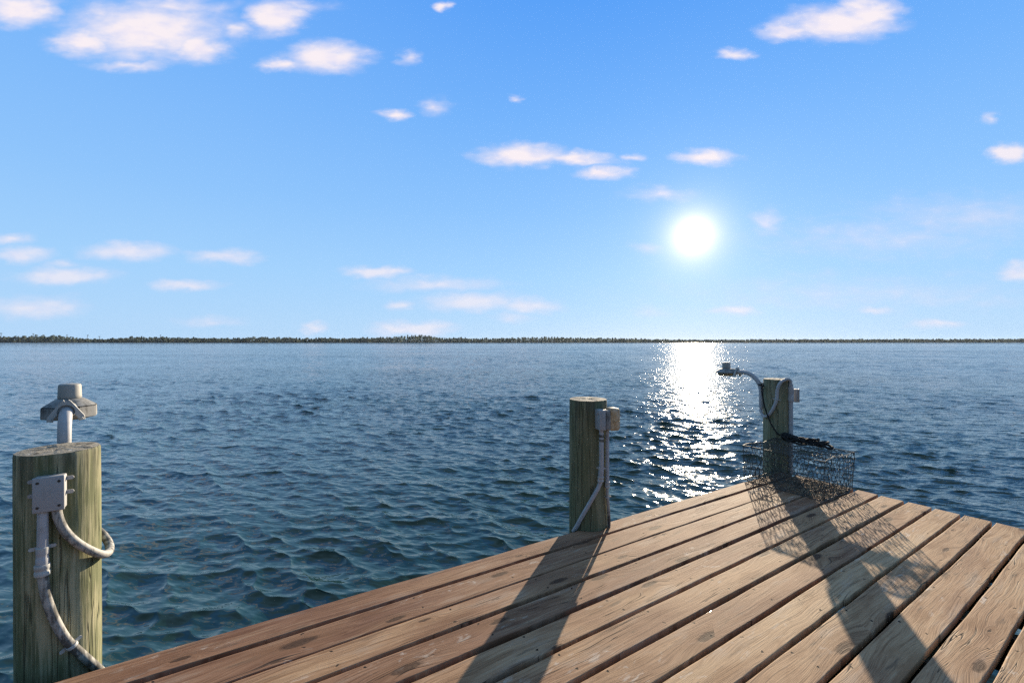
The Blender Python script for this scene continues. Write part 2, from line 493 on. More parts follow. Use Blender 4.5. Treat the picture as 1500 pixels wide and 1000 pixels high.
build_water()

# ------------------------------------------------------------------ dock
LINES = [((153, 977), (1000, 732)), ((204, 997.3), (1118.7, 709.4)), ((460, 956), (1143, 719.5)), ((460, 998.2), (1146.4, 738.5)),
         ((590, 1000), (1253, 716.8)), ((720, 997), (1287.7, 725.7)), ((838, 1000), (1325, 735.2)), ((980, 988.7), (1366.5, 744.5)),
         ((1082, 1000), (1409.5, 753.7)), ((1203.6, 1000), (1456.3, 764.5)), ((1326.7, 1000), (1500, 790)), ((1444.5, 1000), (1500, 907))]
GAPS = [0, .022, .008, .019, .021, .019, .021, .018, .020, .020, .022, .020]
lines = []
for a, b_ in LINES:
    p, q = deck_pt(*a), deck_pt(*b_)
    lines.append((p, (q - p).normalized()))
U = sum((l[1] for l in lines), Vector((0, 0))).normalized()      # along the boards
V = Vector((-U.y, U.x))                                           # outward over the long edge
U3, V3 = Vector((U.x, U.y, 0)), Vector((V.x, V.y, 0))
# the last line is short in the photo: keep it parallel
lines[11] = (lines[10][0] - V * 0.197, lines[10][1])
while len(lines) < 24:
    lines.append((lines[-1][0] - V * 0.197, lines[-1][1])); GAPS.append(.019)
E0, E1 = deck_pt(1253, 716.8), deck_pt(1456.3, 764.5)            # the end of the boards
Ed = (E1 - E0).normalized()


def cross_end(p, d):
    det = d.x * (-Ed.y) - d.y * (-Ed.x)
    r = E0 - p
    s = (r.x * (-Ed.y) - r.y * (-Ed.x)) / det
    return p + d * s


PILES = dict(left=(Vector((-2.224, 2.236)), .152, .978), mid=(Vector((.629, 3.768)), .153, 1.028), right=(Vector((3.137, 5.39)), .142, 1.06))

dock = thing('wooden_dock', 'brown weathered wooden dock of long parallel boards filling the lower right', 'dock', (0, 0, 0))
bm = bmesh.new()
uvl = bm.loops.layers.uv.new('board')
tonel = bm.verts.layers.float.new('tone')
TH = 0.038
TONES = [.22, .28, .40, .30, .48, .62, .52, .76, .60, .62, .70, .66, .6, .5, .6, .55, .5, .6, .5, .6, .5, .6, .55]
for k in range(len(lines) - 1):
    (p0, d0), (p1, d1) = lines[k], lines[k + 1]
    e0, e1 = cross_end(p0, d0), cross_end(p1, d1)
    gf = .80 if k < 7 else .66
    g0, g1 = GAPS[k] * gf, GAPS[k + 1] * gf
    L = 8.2
    endj = random.uniform(-.006, .012)
    steps = []
    s = 0.0
    while s < L:
        steps.append(s); s += 0.03 if k == 0 else 0.09
    steps.append(L)
    w1, w2 = random.uniform(0, 6), random.uniform(0, 6)
    z0 = random.uniform(-.0025, .0025); cup = random.uniform(-.0010, .0006)
    prof_n = 11
    rings = []; prev = None
    for s in steps:
        a = e0 + d0 * (endj - s); b_ = e1 + d1 * (endj - s)
        ac = (b_ - a); wd = ac.length; ac.normalize()
        ja = g0 + .0020 * math.sin(s * 3.1 + w1) + .0012 * math.sin(s * 11 + w2)
        jb = g1 + .0020 * math.sin(s * 2.7 + w2) + .0012 * math.sin(s * 9 + w1)
        if k == 0:
            ja += .0025 * math.sin(s * 5 + 1)
            for key in ('mid', 'left', 'right'):
                c, r, _z = PILES[key]
                dlt = c - a
                along = dlt.dot(Vector((-ac.y, ac.x))); perp = dlt.dot(ac)
                rad = r + .010
                if abs(along) < rad:
                    ja = max(ja, perp + math.sqrt(rad * rad - along * along))
        A = a + ac * ja; B = b_ - ac * jb; W = (B - A).length
        top = DECK + z0 + .0016 * math.sin(s * 1.3 + w1)
        bev = .0032
        pts = [(0, -TH), (0, -bev), (bev * .35, -bev * .3), (bev, 0), (bev + .004, 0), (W * .5, cup), (W - bev - .004, 0), (W - bev, 0), (W - bev * .35, -bev * .3), (W, -bev), (W, -TH)]
        ring = []
        for (q, h) in pts:
            P = A + ac * q
            vtx = bm.verts.new((P.x, P.y, top + h)); vtx[tonel] = TONES[k] + random.uniform(-.0, .0)
            ring.append((vtx, (-s + 37.1 * k, q + ja + k)))
        rings.append(ring)
    for r0, r1 in zip(rings, rings[1:]):
        for j in range(prof_n):
            j2 = (j + 1) % prof_n
            quad = (r0[j], r0[j2], r1[j2], r1[j])
            f = bm.faces.new([x[0] for x in quad])
            for lp, x in zip(f.loops, quad): lp[uvl].uv = x[1]
            if k == 0 and j in (0, prof_n - 1): f.material_index = 1  # first board's outer side and underside coloured dark, dimming their sunlit reflection
    for ring in (rings[0], list(reversed(rings[-1]))):
        f = bm.faces.new([x[0] for x in ring])
        for lp, x in zip(f.loops, ring): lp[uvl].uv = (x[1][0] + x[0].co.z, x[1][1])
bmesh.ops.recalc_face_normals(bm, faces=bm.faces)
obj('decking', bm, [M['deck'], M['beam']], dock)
# frame under the boards
corner = cross_end(*lines[0])


def beam(name, a, b_, w, h, ztop):
    t = bmesh.new(); d = (b_ - a); L = d.length; d.normalize()
    c = (a + b_) / 2
    box(t, (c.x, c.y, ztop - h / 2), (d.x, d.y, 0), (-d.y, d.x, 0), L, w, h, .006)
    return obj(name, t, M['beam'], dock)
zt = DECK - TH - .006
beam('rim_beam', corner - U * .12 - V * .20, corner - U * 8.0 - V * .20, .05, .24, zt)
beam('rim_beam', corner - U * 8.0 - V * 4.3, corner - U * .12 - V * 4.3, .05, .24, zt)
beam('rim_beam', corner - U * .045 - V * .22, corner - U * .045 - V * 4.28, .045, .24, zt)
for k in range(4):
    beam('girder', corner - U * .10 - V * (.45 + 1.2 * k), corner - U * 8.0 - V * (.45 + 1.2 * k), .14, .28, zt - .215)
for i in range(13):
    o_ = corner - U * (.13 + .61 * i)
    beam('joist', o_ - V * .235, o_ - V * 4.26, .045, .20, zt)

# ------------------------------------------------------------------ pilings
def piling(key, mat, label):
    c, r, top = PILES[key]
    t = thing('wooden_piling', label, 'piling', (c.x, c.y, DECK), 'wooden pilings along the dock edge')
    bm = bmesh.new(); seg = 64
    zs = [-2.3, -1.2, -.6, -.2, 0, .2, .4, .6, .75, .88, .95, top - .012, top - .003]
    zs = sorted(z for z in zs if z < top - .002)
    rings = []
    for z in zs:
        ring = []
        for k in range(seg):
            a = 2 * math.pi * k / seg
            rad = r * (1 + .012 * math.sin(3 * a + z) + .010 * math.sin(7 * a + 2.3 * z + r * 99) + .006 * math.sin(17 * a + z * 3)) * (1.01 - .012 * z)
            if z > top - .005: rad *= random.uniform(.965, .992)
            ring.append(bm.verts.new((c.x + rad * math.cos(a), c.y + rad * math.sin(a), DECK + z)))
        rings.append(ring)
    for a, b_ in zip(rings, rings[1:]):
        for k in range(seg): bm.faces.new((a[k], a[(k + 1) % seg], b_[(k + 1) % seg], b_[k]))
    o = obj('shaft', bm, M[mat], t)
    tb = bmesh.new()
    last = None
    for f in (.985, .7, .4, .15):
        ring = []
        for k in range(seg):
            a = 2 * math.pi * k / seg
            rad = f * r * (1 + .012 * math.sin(3 * a + top) + .010 * math.sin(7 * a + 2.3 * top + r * 99) + .006 * math.sin(17 * a + top * 3)) * (1.01 - .012 * top)
            dz = -.003 if f > .98 else random.uniform(-.003, .003)
            ring.append(tb.verts.new((c.x + rad * math.cos(a), c.y + rad * math.sin(a), DECK + top + dz)))
        if last:
            for k in range(seg): tb.faces.new((last[k], last[(k + 1) % seg], ring[(k + 1) % seg], ring[k]))
        last = ring
    tb.faces.new(last)
    obj('cut_top', tb, M['end'], t)
    return t
piling('left', 'pile_left', 'thick greenish piling at the far left, sunlit pale on its right side')
piling('mid', 'pile_mid', 'dark green piling halfway along the dock edge, standing alone with yellowed fixture')
piling('right', 'pile_right', 'olive piling at the dock corner behind the wire trap')


def on_pile(key, off, px, py, far=False):
    """point that the eye sees at (px, py) on the piling's skin, off metres proud"""
    c, r, _ = PILES[key]
    d = Vector(((px - 750) / F, 1)); ln = d.length; d = d / ln
    b_ = d.dot(c); h2 = c.dot(c) - b_ * b_; disc = (r + off) ** 2 - h2
    s = b_ if disc < 0 else (b_ + math.sqrt(disc) if far else b_ - math.sqrt(disc))
    P = d * s
    return Vector((P.x, P.y, EYE - (py - 500) / F * P.y))


def strap_on(parent, path, i, r, mat, ear=.018):
    """pipe clip: a band round the tube with two flat ears"""
    p = path[i]; t = (path[min(i + 1, len(path) - 1)] - path[max(i - 1, 0)]).normalized()
    view = (CAMV - p); view = (view - t * view.dot(t)).normalized()
    sd = t.cross(view).normalized()
    bm = bmesh.new()
    tube(bm, [p - t * .008, p - t * .006, p + t * .006, p + t * .008], [r + .001, r + .0035, r + .0035, r + .001], 16)
    for s in (-1, 1):
        out = []
        for k in range(9):
            a = -math.pi / 2 + math.pi * k / 8
            out.append((ear + r + .008 * math.cos(a), .008 * math.sin(a)))
        out = [(r * .6, -.008)] + out + [(r * .6, .008)]
        prism(bm, out, p - view * (r * .75), sd * s, t * s, .004)
    bmesh.ops.recalc_face_normals(bm, faces=bm.faces)
    return obj('strap', bm, M[mat], parent)


def coupling(parent, p, q, r, mat='pipe', name='coupling'):
    bm = bmesh.new(); d = (q - p)
    tube(bm, [p, p + d * .06, p + d * .36, p + d * .40, p + d * .60, p + d * .64, p + d * .94, q],
         [r * .96, r, r, r * .94, r * .94, r, r, r * .96], 18)
    return obj(name, bm, M[mat], parent)


# ------------------------------------------------------------------ left piling fixtures
def junction_box(c, n, w, d, h, label, ears=True, group=None):
    n = Vector((n[0], n[1], 0)).normalized(); s = Vector((-n.y, n.x, 0)); c = Vector(c)
    t = thing('junction_box', label, 'junction box', c, group)
    b1 = bmesh.new(); box(b1, c - n * .006, n, s, d - .012, w, h, .006, 3); obj('body', b1, M['box'], t)
    b2 = bmesh.new(); box(b2, c + n * (d / 2 - .004), n, s, .013, w + .004, h + .004, .005, 3); cov = obj('cover', b2, M['box'], t)
    for sx in (-1, 1):
        for sz in (-1, 1):
            q = c + n * (d / 2 + .0026) + s * sx * (w / 2 - .016) + Vector((0, 0, sz * (h / 2 - .022)))
            b3 = bmesh.new(); tube(b3, [q - n * .003, q + n * .0006, q + n * .0012], [.006, .006, .0045], 12); obj('screw', b3, M['screw'], cov)
    if ears:
        for sx in (-1, 1):
            for zz in (.36 * h, -.06 * h):
                q = c - n * (d / 2 - .012) + s * sx * (w / 2) + Vector((0, 0, zz))
                out = [(-.006, -.0085)] + [(.018 + .0085 * math.cos(-math.pi / 2 + math.pi * k / 8), .0085 * math.sin(-math.pi / 2 + math.pi * k / 8)) for k in range(9)] + [(-.006, .0085)]
                hole = []
                b4 = bmesh.new(); prism(b4, out, q, s * sx, Vector((0, 0, 1)), .005)
                bmesh.ops.recalc_face_normals(b4, faces=b4.faces)
                e = obj('mounting_ear', b4, M['box'], t)
    return t

cL, rL, _ = PILES['left']
nL = -V
fx = cL + nL * (rL + .024)
fx = Vector((fx.x, fx.y)) + U * .006
junction_box((fx.x, fx.y, DECK + .806), nL, .103, .056, .155, 'square light grey box with four dark screws on the left piling')

cond = thing('electrical_conduit', 'grey pipe and bent hose running down from the left box to the dock boards', 'conduit', (cL.x, cL.y, DECK), 'electrical conduits on the pilings')
p_top = on_pile('left', .026, 63, 748); p_bot = on_pile('left', .026, 62, 832)
bm = bmesh.new(); tube(bm, [p_top, p_bot], .0195, 18); obj('pipe', bm, M['pipe'], cond)
path = catmull([on_pile('left', .024, a, b_) for a, b_ in ((62, 832), (63.5, 850), (69, 878), (80, 907), (97, 936), (121, 959), (149, 984), (160, 1000))], 8)
bm = bmesh.new(); tube(bm, path, .019, 16); obj('hose', bm, M['hose'], cond)
coupling(cond, on_pile('left', .026, 62.3, 801), on_pile('left', .026, 62, 826), .0225)
coupling(cond, on_pile('left', .026, 61.8, 826), on_pile('left', .026, 62.0, 842), .0275, 'strap', 'hose_nut')
strap_on(cond, [p_top, on_pile('left', .026, 62.4, 803), p_bot], 1, .0195, 'strap')
strap_on(cond, path, 35, .019, 'strap')

# loop that swings round the right side of the piling to the lamp arm behind
e_ = (-cL).normalized(); t_ = Vector((-e_.y, e_.x)) * 1.0
if t_.x < 0: t_ = -t_


def around(phi, Rr, py):
    P = cL + (e_ * math.cos(R(phi)) + t_ * math.sin(R(phi))) * Rr
    return Vector((P.x, P.y, EYE - (py - 500) / F * P.y))
flex = thing('flexible_conduit', 'grey hose looping from the left box around the sunlit side of its piling', 'conduit', (cL.x, cL.y, DECK), 'electrical conduits on the pilings')
path = catmull([around(-2, .180, 738), around(-2, .180, 752), around(4, .180, 773), around(16, .181, 791), around(33, .182, 804), around(54, .186, 811.5), around(74, .187, 808),
                around(93, .186, 798), around(112, .185, 786), around(130, .186, 775), around(150, .185, 762), around(172, .185, 750), around(184, .185, 735)], 8)
bm = bmesh.new(); tube(bm, path, .0185, 16); obj('hose', bm, M['hose'], flex)


# ------------------------------------------------------------------ dock lamps
def dock_lamp(foot, d, arm_len, zbot, zarm, rim_z, skirt, label, ra=.024, hs=1.0, bend=.12, drop=.034):
    """arm rises at foot (plan), bends over along d and carries the lamp head arm_len away"""
    d3 = Vector((d[0], d[1], 0)).normalized(); s3 = Vector((-d3.y, d3.x, 0)); up = Vector((0, 0, 1))
    f = Vector((foot[0], foot[1], DECK))
    t = thing('dock_lamp', label, 'lamp', f + up * zbot, 'outdoor lamps on the pilings')
    hc = f + d3 * arm_len
    br = min(bend, arm_len * .55)
    pts = [f + up * zbot, f + up * (zarm - br)]
    for k in range(1, 9):
        a = math.pi / 2 * k / 8
        pts.append(f + up * (zarm - br + br * math.sin(a)) + d3 * (br - br * math.cos(a)))
    pts.append(f + up * zarm + d3 * (arm_len - .085))
    bm = bmesh.new(); tube(bm, pts, ra, 18); obj('arm', bm, M['pipe'], t)
    rot = math.atan2(d3.y, d3.x) + math.pi / 8
    h = up * rim_z
    bm = bmesh.new()
    lathe(bm, [(r_ * hs, z_) for r_, z_ in ((.118, 0), (.123, .004), (.122, skirt), (.116, skirt + .006), (.072, skirt + .036), (.056, skirt + .044))], hc + h, 8, rot)
    bmesh.ops.bevel(bm, geom=[e for e in bm.edges if abs(e.verts[0].co.z - e.verts[1].co.z) > .01], offset=.006, segments=2, affect='EDGES')
    obj('housing', bm, M['lamp'], t)
    # neck between the arm clamp and the housing
    bm = bmesh.new(); tube(bm, [f + d3 * (arm_len - .150) + up * (zarm), f + d3 * (arm_len - .110) + up * (zarm), f + d3 * (arm_len - .07) + up * (zarm)], [ra + .010, ra + .014, ra + .012], 18)
    obj('neck', bm, M['lamp'], t)
    zc = rim_z + skirt + .046
    bm = bmesh.new(); lathe(bm, [(.040, -.006), (.048, .0), (.0505, .004), (.0495, .016), (.048, .068), (.045, .076), (.036, .080)], hc + up * zc, 32)
    obj('photocell_cap', bm, M['cap'], t)
    bm = bmesh.new(); lathe(bm, [(r_ * hs, -z_ * drop) for r_, z_ in ((.03, 1.05), (.070, 1.0), (.086, .65), (.090, .05), (.060, -.05))], hc + h, 32); obj('lens', bm, M['lens'], t)
    # arched clamp
    bm = bmesh.new()
    ao = f + d3 * (arm_len - .152) + up * zarm
    out = [(-.074, -.052), (-.072, -.030), (-.018, .052), (-.010, .058), (-.006, .048), (.006, .048), (.010, .058), (.018, .052), (.072, -.030), (.074, -.052), (.050, -.056), (.048, -.040)]
    inn = [(.036 * math.cos(a), .036 * math.sin(a) - .004) for a in [R(x) for x in (-25, 0, 30, 60, 90, 120, 150, 180, 205)]]
    out = out + inn + [(-.048, -.040), (-.050, -.056)]
    prism(bm, out, ao, s3, up, .018)
    bmesh.ops.recalc_face_normals(bm, faces=bm.faces)
    cl = obj('clamp', bm, M['lampw'], t, smooth=False)
    for sx in (-1, 1):
        b2 = bmesh.new(); q = ao + s3 * sx * .061 + up * -.045
        tube(b2, [q - d3 * .018, q - d3 * .012, q + d3 * .02], [.008, .009, .009], 6); obj('bolt', b2, M['lampw'], cl, smooth=False)
    return t

dock_lamp((-2.337, 2.377), (-.63, .78), .225, .36, 1.130, 1.078, .060, 'grey lamp with round cap rising behind the left piling', .0275, .98, .12, .010)
armC = Vector((2.995, 5.472))
dock_lamp(armC, (-.52, .854), .455, .70, 1.118, 1.098, .010, 'grey lamp on a curved arm reaching left from the corner piling', .0255, 1.13, .23, .038)

# ------------------------------------------------------------------ middle piling fixtures
cM, rM, _ = PILES['mid']
eM = (-cM).normalized(); tM = Vector((-eM.y, eM.x)); tM = tM if tM.x > 0 else -tM
nM = Vector((.97, .243)); sM = Vector((-nM.y, nM.x))
bc = cM + tM * .092 + eM * .165
zc = EYE - (614 - 500) / F * bc.y
lampM = thing('outlet_fixture', 'grey outlet box with a yellowed bulging cover on the middle piling', 'outlet', (bc.x, bc.y, zc), None)
n3, s3 = Vector((nM.x, nM.y, 0)), Vector((sM.x, sM.y, 0))
B = Vector((bc.x, bc.y, zc))
bm = bmesh.new(); box(bm, B, n3, s3, .052, .112, .158, .006, 3); obj('body', bm, M['box'], lampM)
bm = bmesh.new(); box(bm, B + n3 * .049, n3, s3, .040, .108, .150, .007, 3); obj('lid', bm, M['lamp'], lampM)
bm = bmesh.new(); box(bm, B + n3 * .110, n3, s3, .088, .108, .176, .022, 4); obj('cover', bm, M['lens'], lampM)
bm = bmesh.new(); prism(bm, [(-.006, -.008), (.014, -.008), (.018, 0), (.014, .008), (-.006, .008)], B - n3 * .024 + Vector((0, 0, .05)) - s3 * .03, -n3, Vector((0, 0, 1)), .006)
bmesh.ops.recalc_face_normals(bm, faces=bm.faces); obj('mounting_ear', bm, M['box'], lampM)

cb1 = thing('electrical_conduit', 'pale pipe on the middle piling ending in a hose that bends left to the deck', 'conduit', (cM.x, cM.y, DECK), 'electrical conduits on the pilings')
q = [on_pile('mid', .05, 881, y) for y in (626, 640, 690)] + [on_pile('mid', .035, 880, 704)]
bm = bmesh.new(); tube(bm, q, .0180, 16); obj('pipe', bm, M['pipe'], cb1)
coupling(cb1, on_pile('mid', .05, 881, 636), on_pile('mid', .05, 881, 647), .0185, 'hose')
coupling(cb1, on_pile('mid', .045, 880.3, 683), on_pile('mid', .038, 880, 697), .0195)
coupling(cb1, on_pile('mid', .038, 880, 697), on_pile('mid', .034, 879.6, 705), .0245, 'strap', 'hose_nut')
path = catmull([on_pile('mid', o_, a, b_) for a, b_, o_ in ((880, 702, .035), (878, 710, .028), (873, 720, .022), (864, 736, .018), (852, 757, .016), (845, 770, .016), (840, 778, .016))], 8)
bm = bmesh.new(); tube(bm, path, .0165, 14); obj('hose', bm, M['pipe'], cb1)
strap_on(cb1, [q[0], on_pile('mid', .046, 880.5, 686), q[3]], 1, .0165, 'strap', .012)

cb2 = thing('electrical_conduit', 'darker second pipe down the right edge of the middle piling', 'conduit', (cM.x, cM.y, DECK), 'electrical conduits on the pilings')
q = [on_pile('mid', .022, 889.5, y) for y in (625, 660, 708)]
bm = bmesh.new(); tube(bm, q, .0165, 16); obj('pipe', bm, M['pipe'], cb2)
path = catmull([on_pile('mid', .020, a, b_) for a, b_ in ((889.5, 706), (889.5, 725), (891, 742), (892, 760), (892, 772))], 6)
bm = bmesh.new(); tube(bm, path, .013, 14); obj('hose', bm, M['hose'], cb2)
coupling(cb2, on_pile('mid', .022, 889.6, 705), on_pile('mid', .022, 889.6, 714), .021, 'strap', 'hose_nut')
strap_on(cb2, path, 7, .013, 'strap', .010)

# ------------------------------------------------------------------ corner piling fixtures
cR, rR, _ = PILES['right']
eR = (-cR).normalized(); tR = Vector((-eR.y, eR.x)); tR = tR if tR.x > 0 else -tR
cc = thing('electrical_conduit', 'pale upright pipe down the right side of the corner piling', 'conduit', (cR.x, cR.y, DECK), 'electrical conduits on the pilings')
q = [on_pile('right', .022, 1158.5, y) for y in (562, 600, 650, 694)]
bm = bmesh.new(); tube(bm, q, .0235, 16); obj('pipe', bm, M['pipe'], cc)
coupling(cc, on_pile('right', .022, 1158.5, 567), on_pile('right', .022, 1158.5, 588), .030, 'pipe', 'access_fitting')
coupling(cc, on_pile('right', .022, 1158.5, 618), on_pile('right', .022, 1158.5, 622), .026)
fc = thing('flexible_conduit', 'grey hose draped in an S across the face of the corner piling', 'conduit', (cR.x, cR.y, DECK), 'electrical conduits on the pilings')
pts = [(armC.x, armC.y, DECK + .76), (armC.x, armC.y, DECK + .69)]
pts += [on_pile('right', .020, a, b_) for a, b_ in ((1114, 600), (1117, 607.5), (1121.5, 610), (1127.5, 606), (1133.5, 596), (1137.5, 585), (1138.7, 571), (1142, 562), (1148, 557), (1153.5, 555.2), (1157.5, 557.5), (1158.5, 565))]
path = catmull(pts, 8)
bm = bmesh.new(); tube(bm, path, .0175, 14); obj('hose', bm, M['pipe'], fc)
strap_on(fc, path, 56, .0175, 'strap', .016)
jb = cR + tR * .192 + eR * .01
zz = EYE - (579 - 500) / F * jb.y
junction_box((jb.x, jb.y, zz), tR, .085, .060, .150, 'small grey box sticking out right of the corner piling', ears=False)

# ------------------------------------------------------------------ wire trap
RC = Vector((3.45, 4.60)); du = Vector((.845, .535)).normalized(); dv = Vector((-du.y, du.x))
TD, TW, THT = .62, .78, .372
trap_c = RC - du * TD / 2 + dv * TW / 2
trap = thing('wire_trap', 'rectangular rusty wire mesh trap lying on the dock corner', 'trap', (trap_c.x, trap_c.y, DECK))
Z0 = DECK + .006


def sag(P):
    x, y, z = P
    return Vector((x + .010 * math.sin(7 * y + 5 * z) + .006 * math.sin(23 * y + 11 * z), y + .010 * math.sin(6 * x + 4 * z + 1) + .006 * math.sin(19 * x + 9 * z), z + .008 * math.sin(9 * x + 7 * y) + .004 * math.sin(31 * x + 17 * y)))


def hexmesh(bm, o, a, b_, la, lb, cw=.042, ch=.074, r=.0024, jit=.0065, crumple=0.0):
    """hexagonal netting over the rectangle o + a*[0,la] + b*[0,lb]; cells taller along b"""
    na = int(la / cw) + 1; nb = int(lb / (ch * .75)) + 1
    nodes = {}

    def node(x, y):
        key = (round(x, 4), round(y, 4))
        if key not in nodes:
            xx = min(max(x, 0), la); yy = min(max(y, 0), lb)
            P = o + a * xx + b_ * yy + Vector((random.gauss(0, jit), random.gauss(0, jit), random.gauss(0, jit * .7)))
            if crumple: P += a.cross(b_) * (crumple * (math.sin(xx * 17 + yy * 9) * math.sin(yy * 21 - xx * 6)))
            P = sag(P)
            P.z = max(P.z, DECK + .006)
            nodes[key] = P
        return nodes[key]
    done = set()
    for j in range(nb + 1):
        for i in range(na + 1):
            x = i * cw + (cw / 2 if j % 2 else 0); y = j * ch * .75
            vs = [(x, y - ch / 2), (x + cw / 2, y - ch / 4), (x + cw / 2, y + ch / 4), (x, y + ch / 2)]
            for p, q in zip(vs, vs[1:]):
                if (p[0] > la + cw * .1 and q[0] > la + cw * .1) or (p[1] > lb and q[1] > lb) or (p[1] < 0 and q[1] < 0): continue
                P, Q = node(*p), node(*q)
                if (P - Q).length < .006: continue
                tube(bm, [P, Q], r, 4, False)


up = Vector((0, 0, 1)); du3 = Vector((du.x, du.y, 0)); dv3 = Vector((dv.x, dv.y, 0))
N3 = Vector((RC.x, RC.y, Z0)) - du3 * TD      # near corner
corners = [N3, N3 + du3 * TD, N3 + du3 * TD + dv3 * TW, N3 + dv3 * TW]
panels = [(N3, du3, up, TD, THT, 0), (N3, dv3, up, TW, THT, 0), (corners[1], dv3, up, TW, THT, 0), (corners[3], du3, up, TD, THT, 0),
          (N3 + up * THT, du3, dv3, TD, TW, 0), (N3, du3, dv3, TD, TW, .02)]
for (o_, a, b_, la, lb, cr) in panels:
    bm = bmesh.new(); hexmesh(bm, o_, a, b_, la, lb, crumple=cr); obj('mesh_panel', bm, M['wire'], trap)
bm = bmesh.new(); hexmesh(bm, N3 + du3 * TD * .45 + dv3 * .03, dv3, up, TW - .06, THT * .9, .05, .07, crumple=.05); obj('inner_partition', bm, M['wire'], trap)
bm = bmesh.new()
for lvl in (0, THT):
    for a, b_ in zip(corners, corners[1:] + corners[:1]):
        tube(bm, [sag(a + (b_ - a) * k / 10 + up * lvl) for k in range(11)], .0042, 6)
for c in corners:
    tube(bm, [sag(c + up * THT * k / 6) for k in range(7)], .003, 6)
obj('frame', bm, M['wire'], trap)
bm = bmesh.new(); ctr = corners[3] - dv3 * .04 + du3 * .10 + up * .085
for rad, dd in ((.055, 0), (.050, .05), (.045, .10)):
    tube(bm, [ctr - dv3 * dd + (du3 * math.cos(2 * math.pi * k / 24) + up * math.sin(2 * math.pi * k / 24)) * rad for k in range(25)], .0034, 6, False)
for k in range(10):
    a = 2 * math.pi * k / 10; w = du3 * math.cos(a) + up * math.sin(a)
    tube(bm, [ctr + w * .055, ctr - dv3 * .10 + w * .045], .0018, 4, False)
obj('entry_funnel', bm, M['wire'], trap)
bm = bmesh.new()                                              # dried growth clinging to the floor netting
for k in range(520):
    a, b_ = random.random() * TD, abs(random.gauss(.0, .38)) * TW
    if b_ > TW: continue
    P = N3 + du3 * a + dv3 * b_ + up * random.uniform(.0, .02)
    d = Vector((random.gauss(0, 1), random.gauss(0, 1), abs(random.gauss(0, .5)))).normalized() * random.uniform(.015, .05)
    Q = P + d; mid = (P + Q) / 2 + Vector((random.gauss(0, .006), random.gauss(0, .006), .006))
    tube(bm, [P, mid, Q], [.0018, .0016, .0008], 4, False)
g = obj('dried_weed', bm, M['weed'], trap); g['kind'] = 'stuff'

# ------------------------------------------------------------------ rope
bm = bmesh.new()
BLc = corners[2] + up * THT                                    # back corner at the piling
bd = (corners[1] - corners[2]).normalized(); sd = Vector((-bd.y, bd.x, 0))
pts = []
arm_tie = Vector((armC.x, armC.y, EYE - 61.5 / F * armC.y))
w = (Vector((0, 0, 0)) - Vector((armC.x, armC.y, 0))).normalized(); ws = Vector((-w.y, w.x, 0))
for k in range(11):
    a = 2 * math.pi * k / 8
    pts.append(arm_tie + (w * math.cos(a) + ws * math.sin(a)) * .031 + up * (.004 - .0025 * k))
for a, b_ in ((1115.8, 568), (1117.2, 580), (1120, 594), (1124.6, 609), (1131, 623), (1139.5, 636)):
    pts.append(on_pile('right', .048, a, b_))
base = BLc + up * .016
P0 = base + bd * .10 - sd * .03
tail = catmull(pts, 4)
hank = []
for k in range(4):
    far_ = (.60, .50, .56, .46)[k]; lay = .010 + .010 * k
    wd = (.040, .030, .026, .034)[k]
    for fr, sw in ((.10, .7), (.30, .9), (.55, .4), (.74, .5), (.86, 1.25), (.96, .9), (1.0, 0), (.96, -.9), (.84, -1.2), (.72, -.5), (.52, -.6), (.30, -.9), (.10, -.8)):
        s_ = .06 + (far_ - .06) * fr
        hank.append(base + bd * s_ + sd * (wd * sw - .012 + random.gauss(0, .012)) + up * (lay + .020 * math.sin(s_ * 17 + k * 2.1) + random.gauss(0, .008)))
hank = catmull(hank, 3)
tube(bm, tail + catmull([tail[-1], base + bd * .02 + up * .05, hank[0]], 5)[1:-1] + hank, [.0085] * 74 + [.0125] * 400, 7)
wr = []
for k in range(34):                                            # binding turns near the piling end
    a = 2 * math.pi * k / 8
    wr.append(base + bd * (.09 + .0042 * k) + sd * (-.012 + .044 * math.cos(a)) + up * (.030 + .034 * math.sin(a)))
tube(bm, wr, .0085, 7)
ro = obj('rope', bm, M['rope'], None, origin=tuple(P0))
tag(ro, 'black rope tied to the corner lamp arm and coiled on the wire trap', 'rope')

# ------------------------------------------------------------------ far shore
PROFILE = [(-400, 492), (-200, 493), (0, 491.5), (30, 492.5), (60, 490), (85, 490.5), (100, 494), (130, 496), (160, 495.5), (190, 492.5), (260, 493.3), (330, 495), (370, 493), (440, 494.5), (500, 494), (560, 493.5),
           (600, 491), (625, 490.5), (650, 493), (700, 495), (760, 493.6), (800, 493), (870, 494), (930, 495.3), (980, 496.7), (1050, 497.2), (1100, 496.5), (1200, 496.5), (1300, 496.2), (1400, 496), (1500, 496), (1900, 495.5)]
PXS = np.array([p[0] for p in PROFILE], float); PYS = np.array([p[1] for p in PROFILE], float)


def shore_dist(px): return 900 + 160 * max(0, min(1, (px - 600) / 500)) + 12 * math.sin(px / 61)


def top_h(px): return (500 - float(np.interp(px, PXS, PYS))) / F * shore_dist(px) + EYE


verts = []; faces = []


def clump(c, size):
    n = Vector((random.gauss(0, 1), random.gauss(0, 1), random.gauss(0, .8))).normalized()
    a = n.orthogonal().normalized(); b2 = n.cross(a)
    k = len(verts); m_ = random.randint(4, 5)
    for q in range(m_):
        an = 2 * math.pi * q / m_ + random.uniform(-.4, .4)
        verts.append(tuple(c + (a * math.cos(an) + b2 * math.sin(an)) * size * random.uniform(.5, 1.1)))
    faces.append(tuple(range(k, k + m_)))


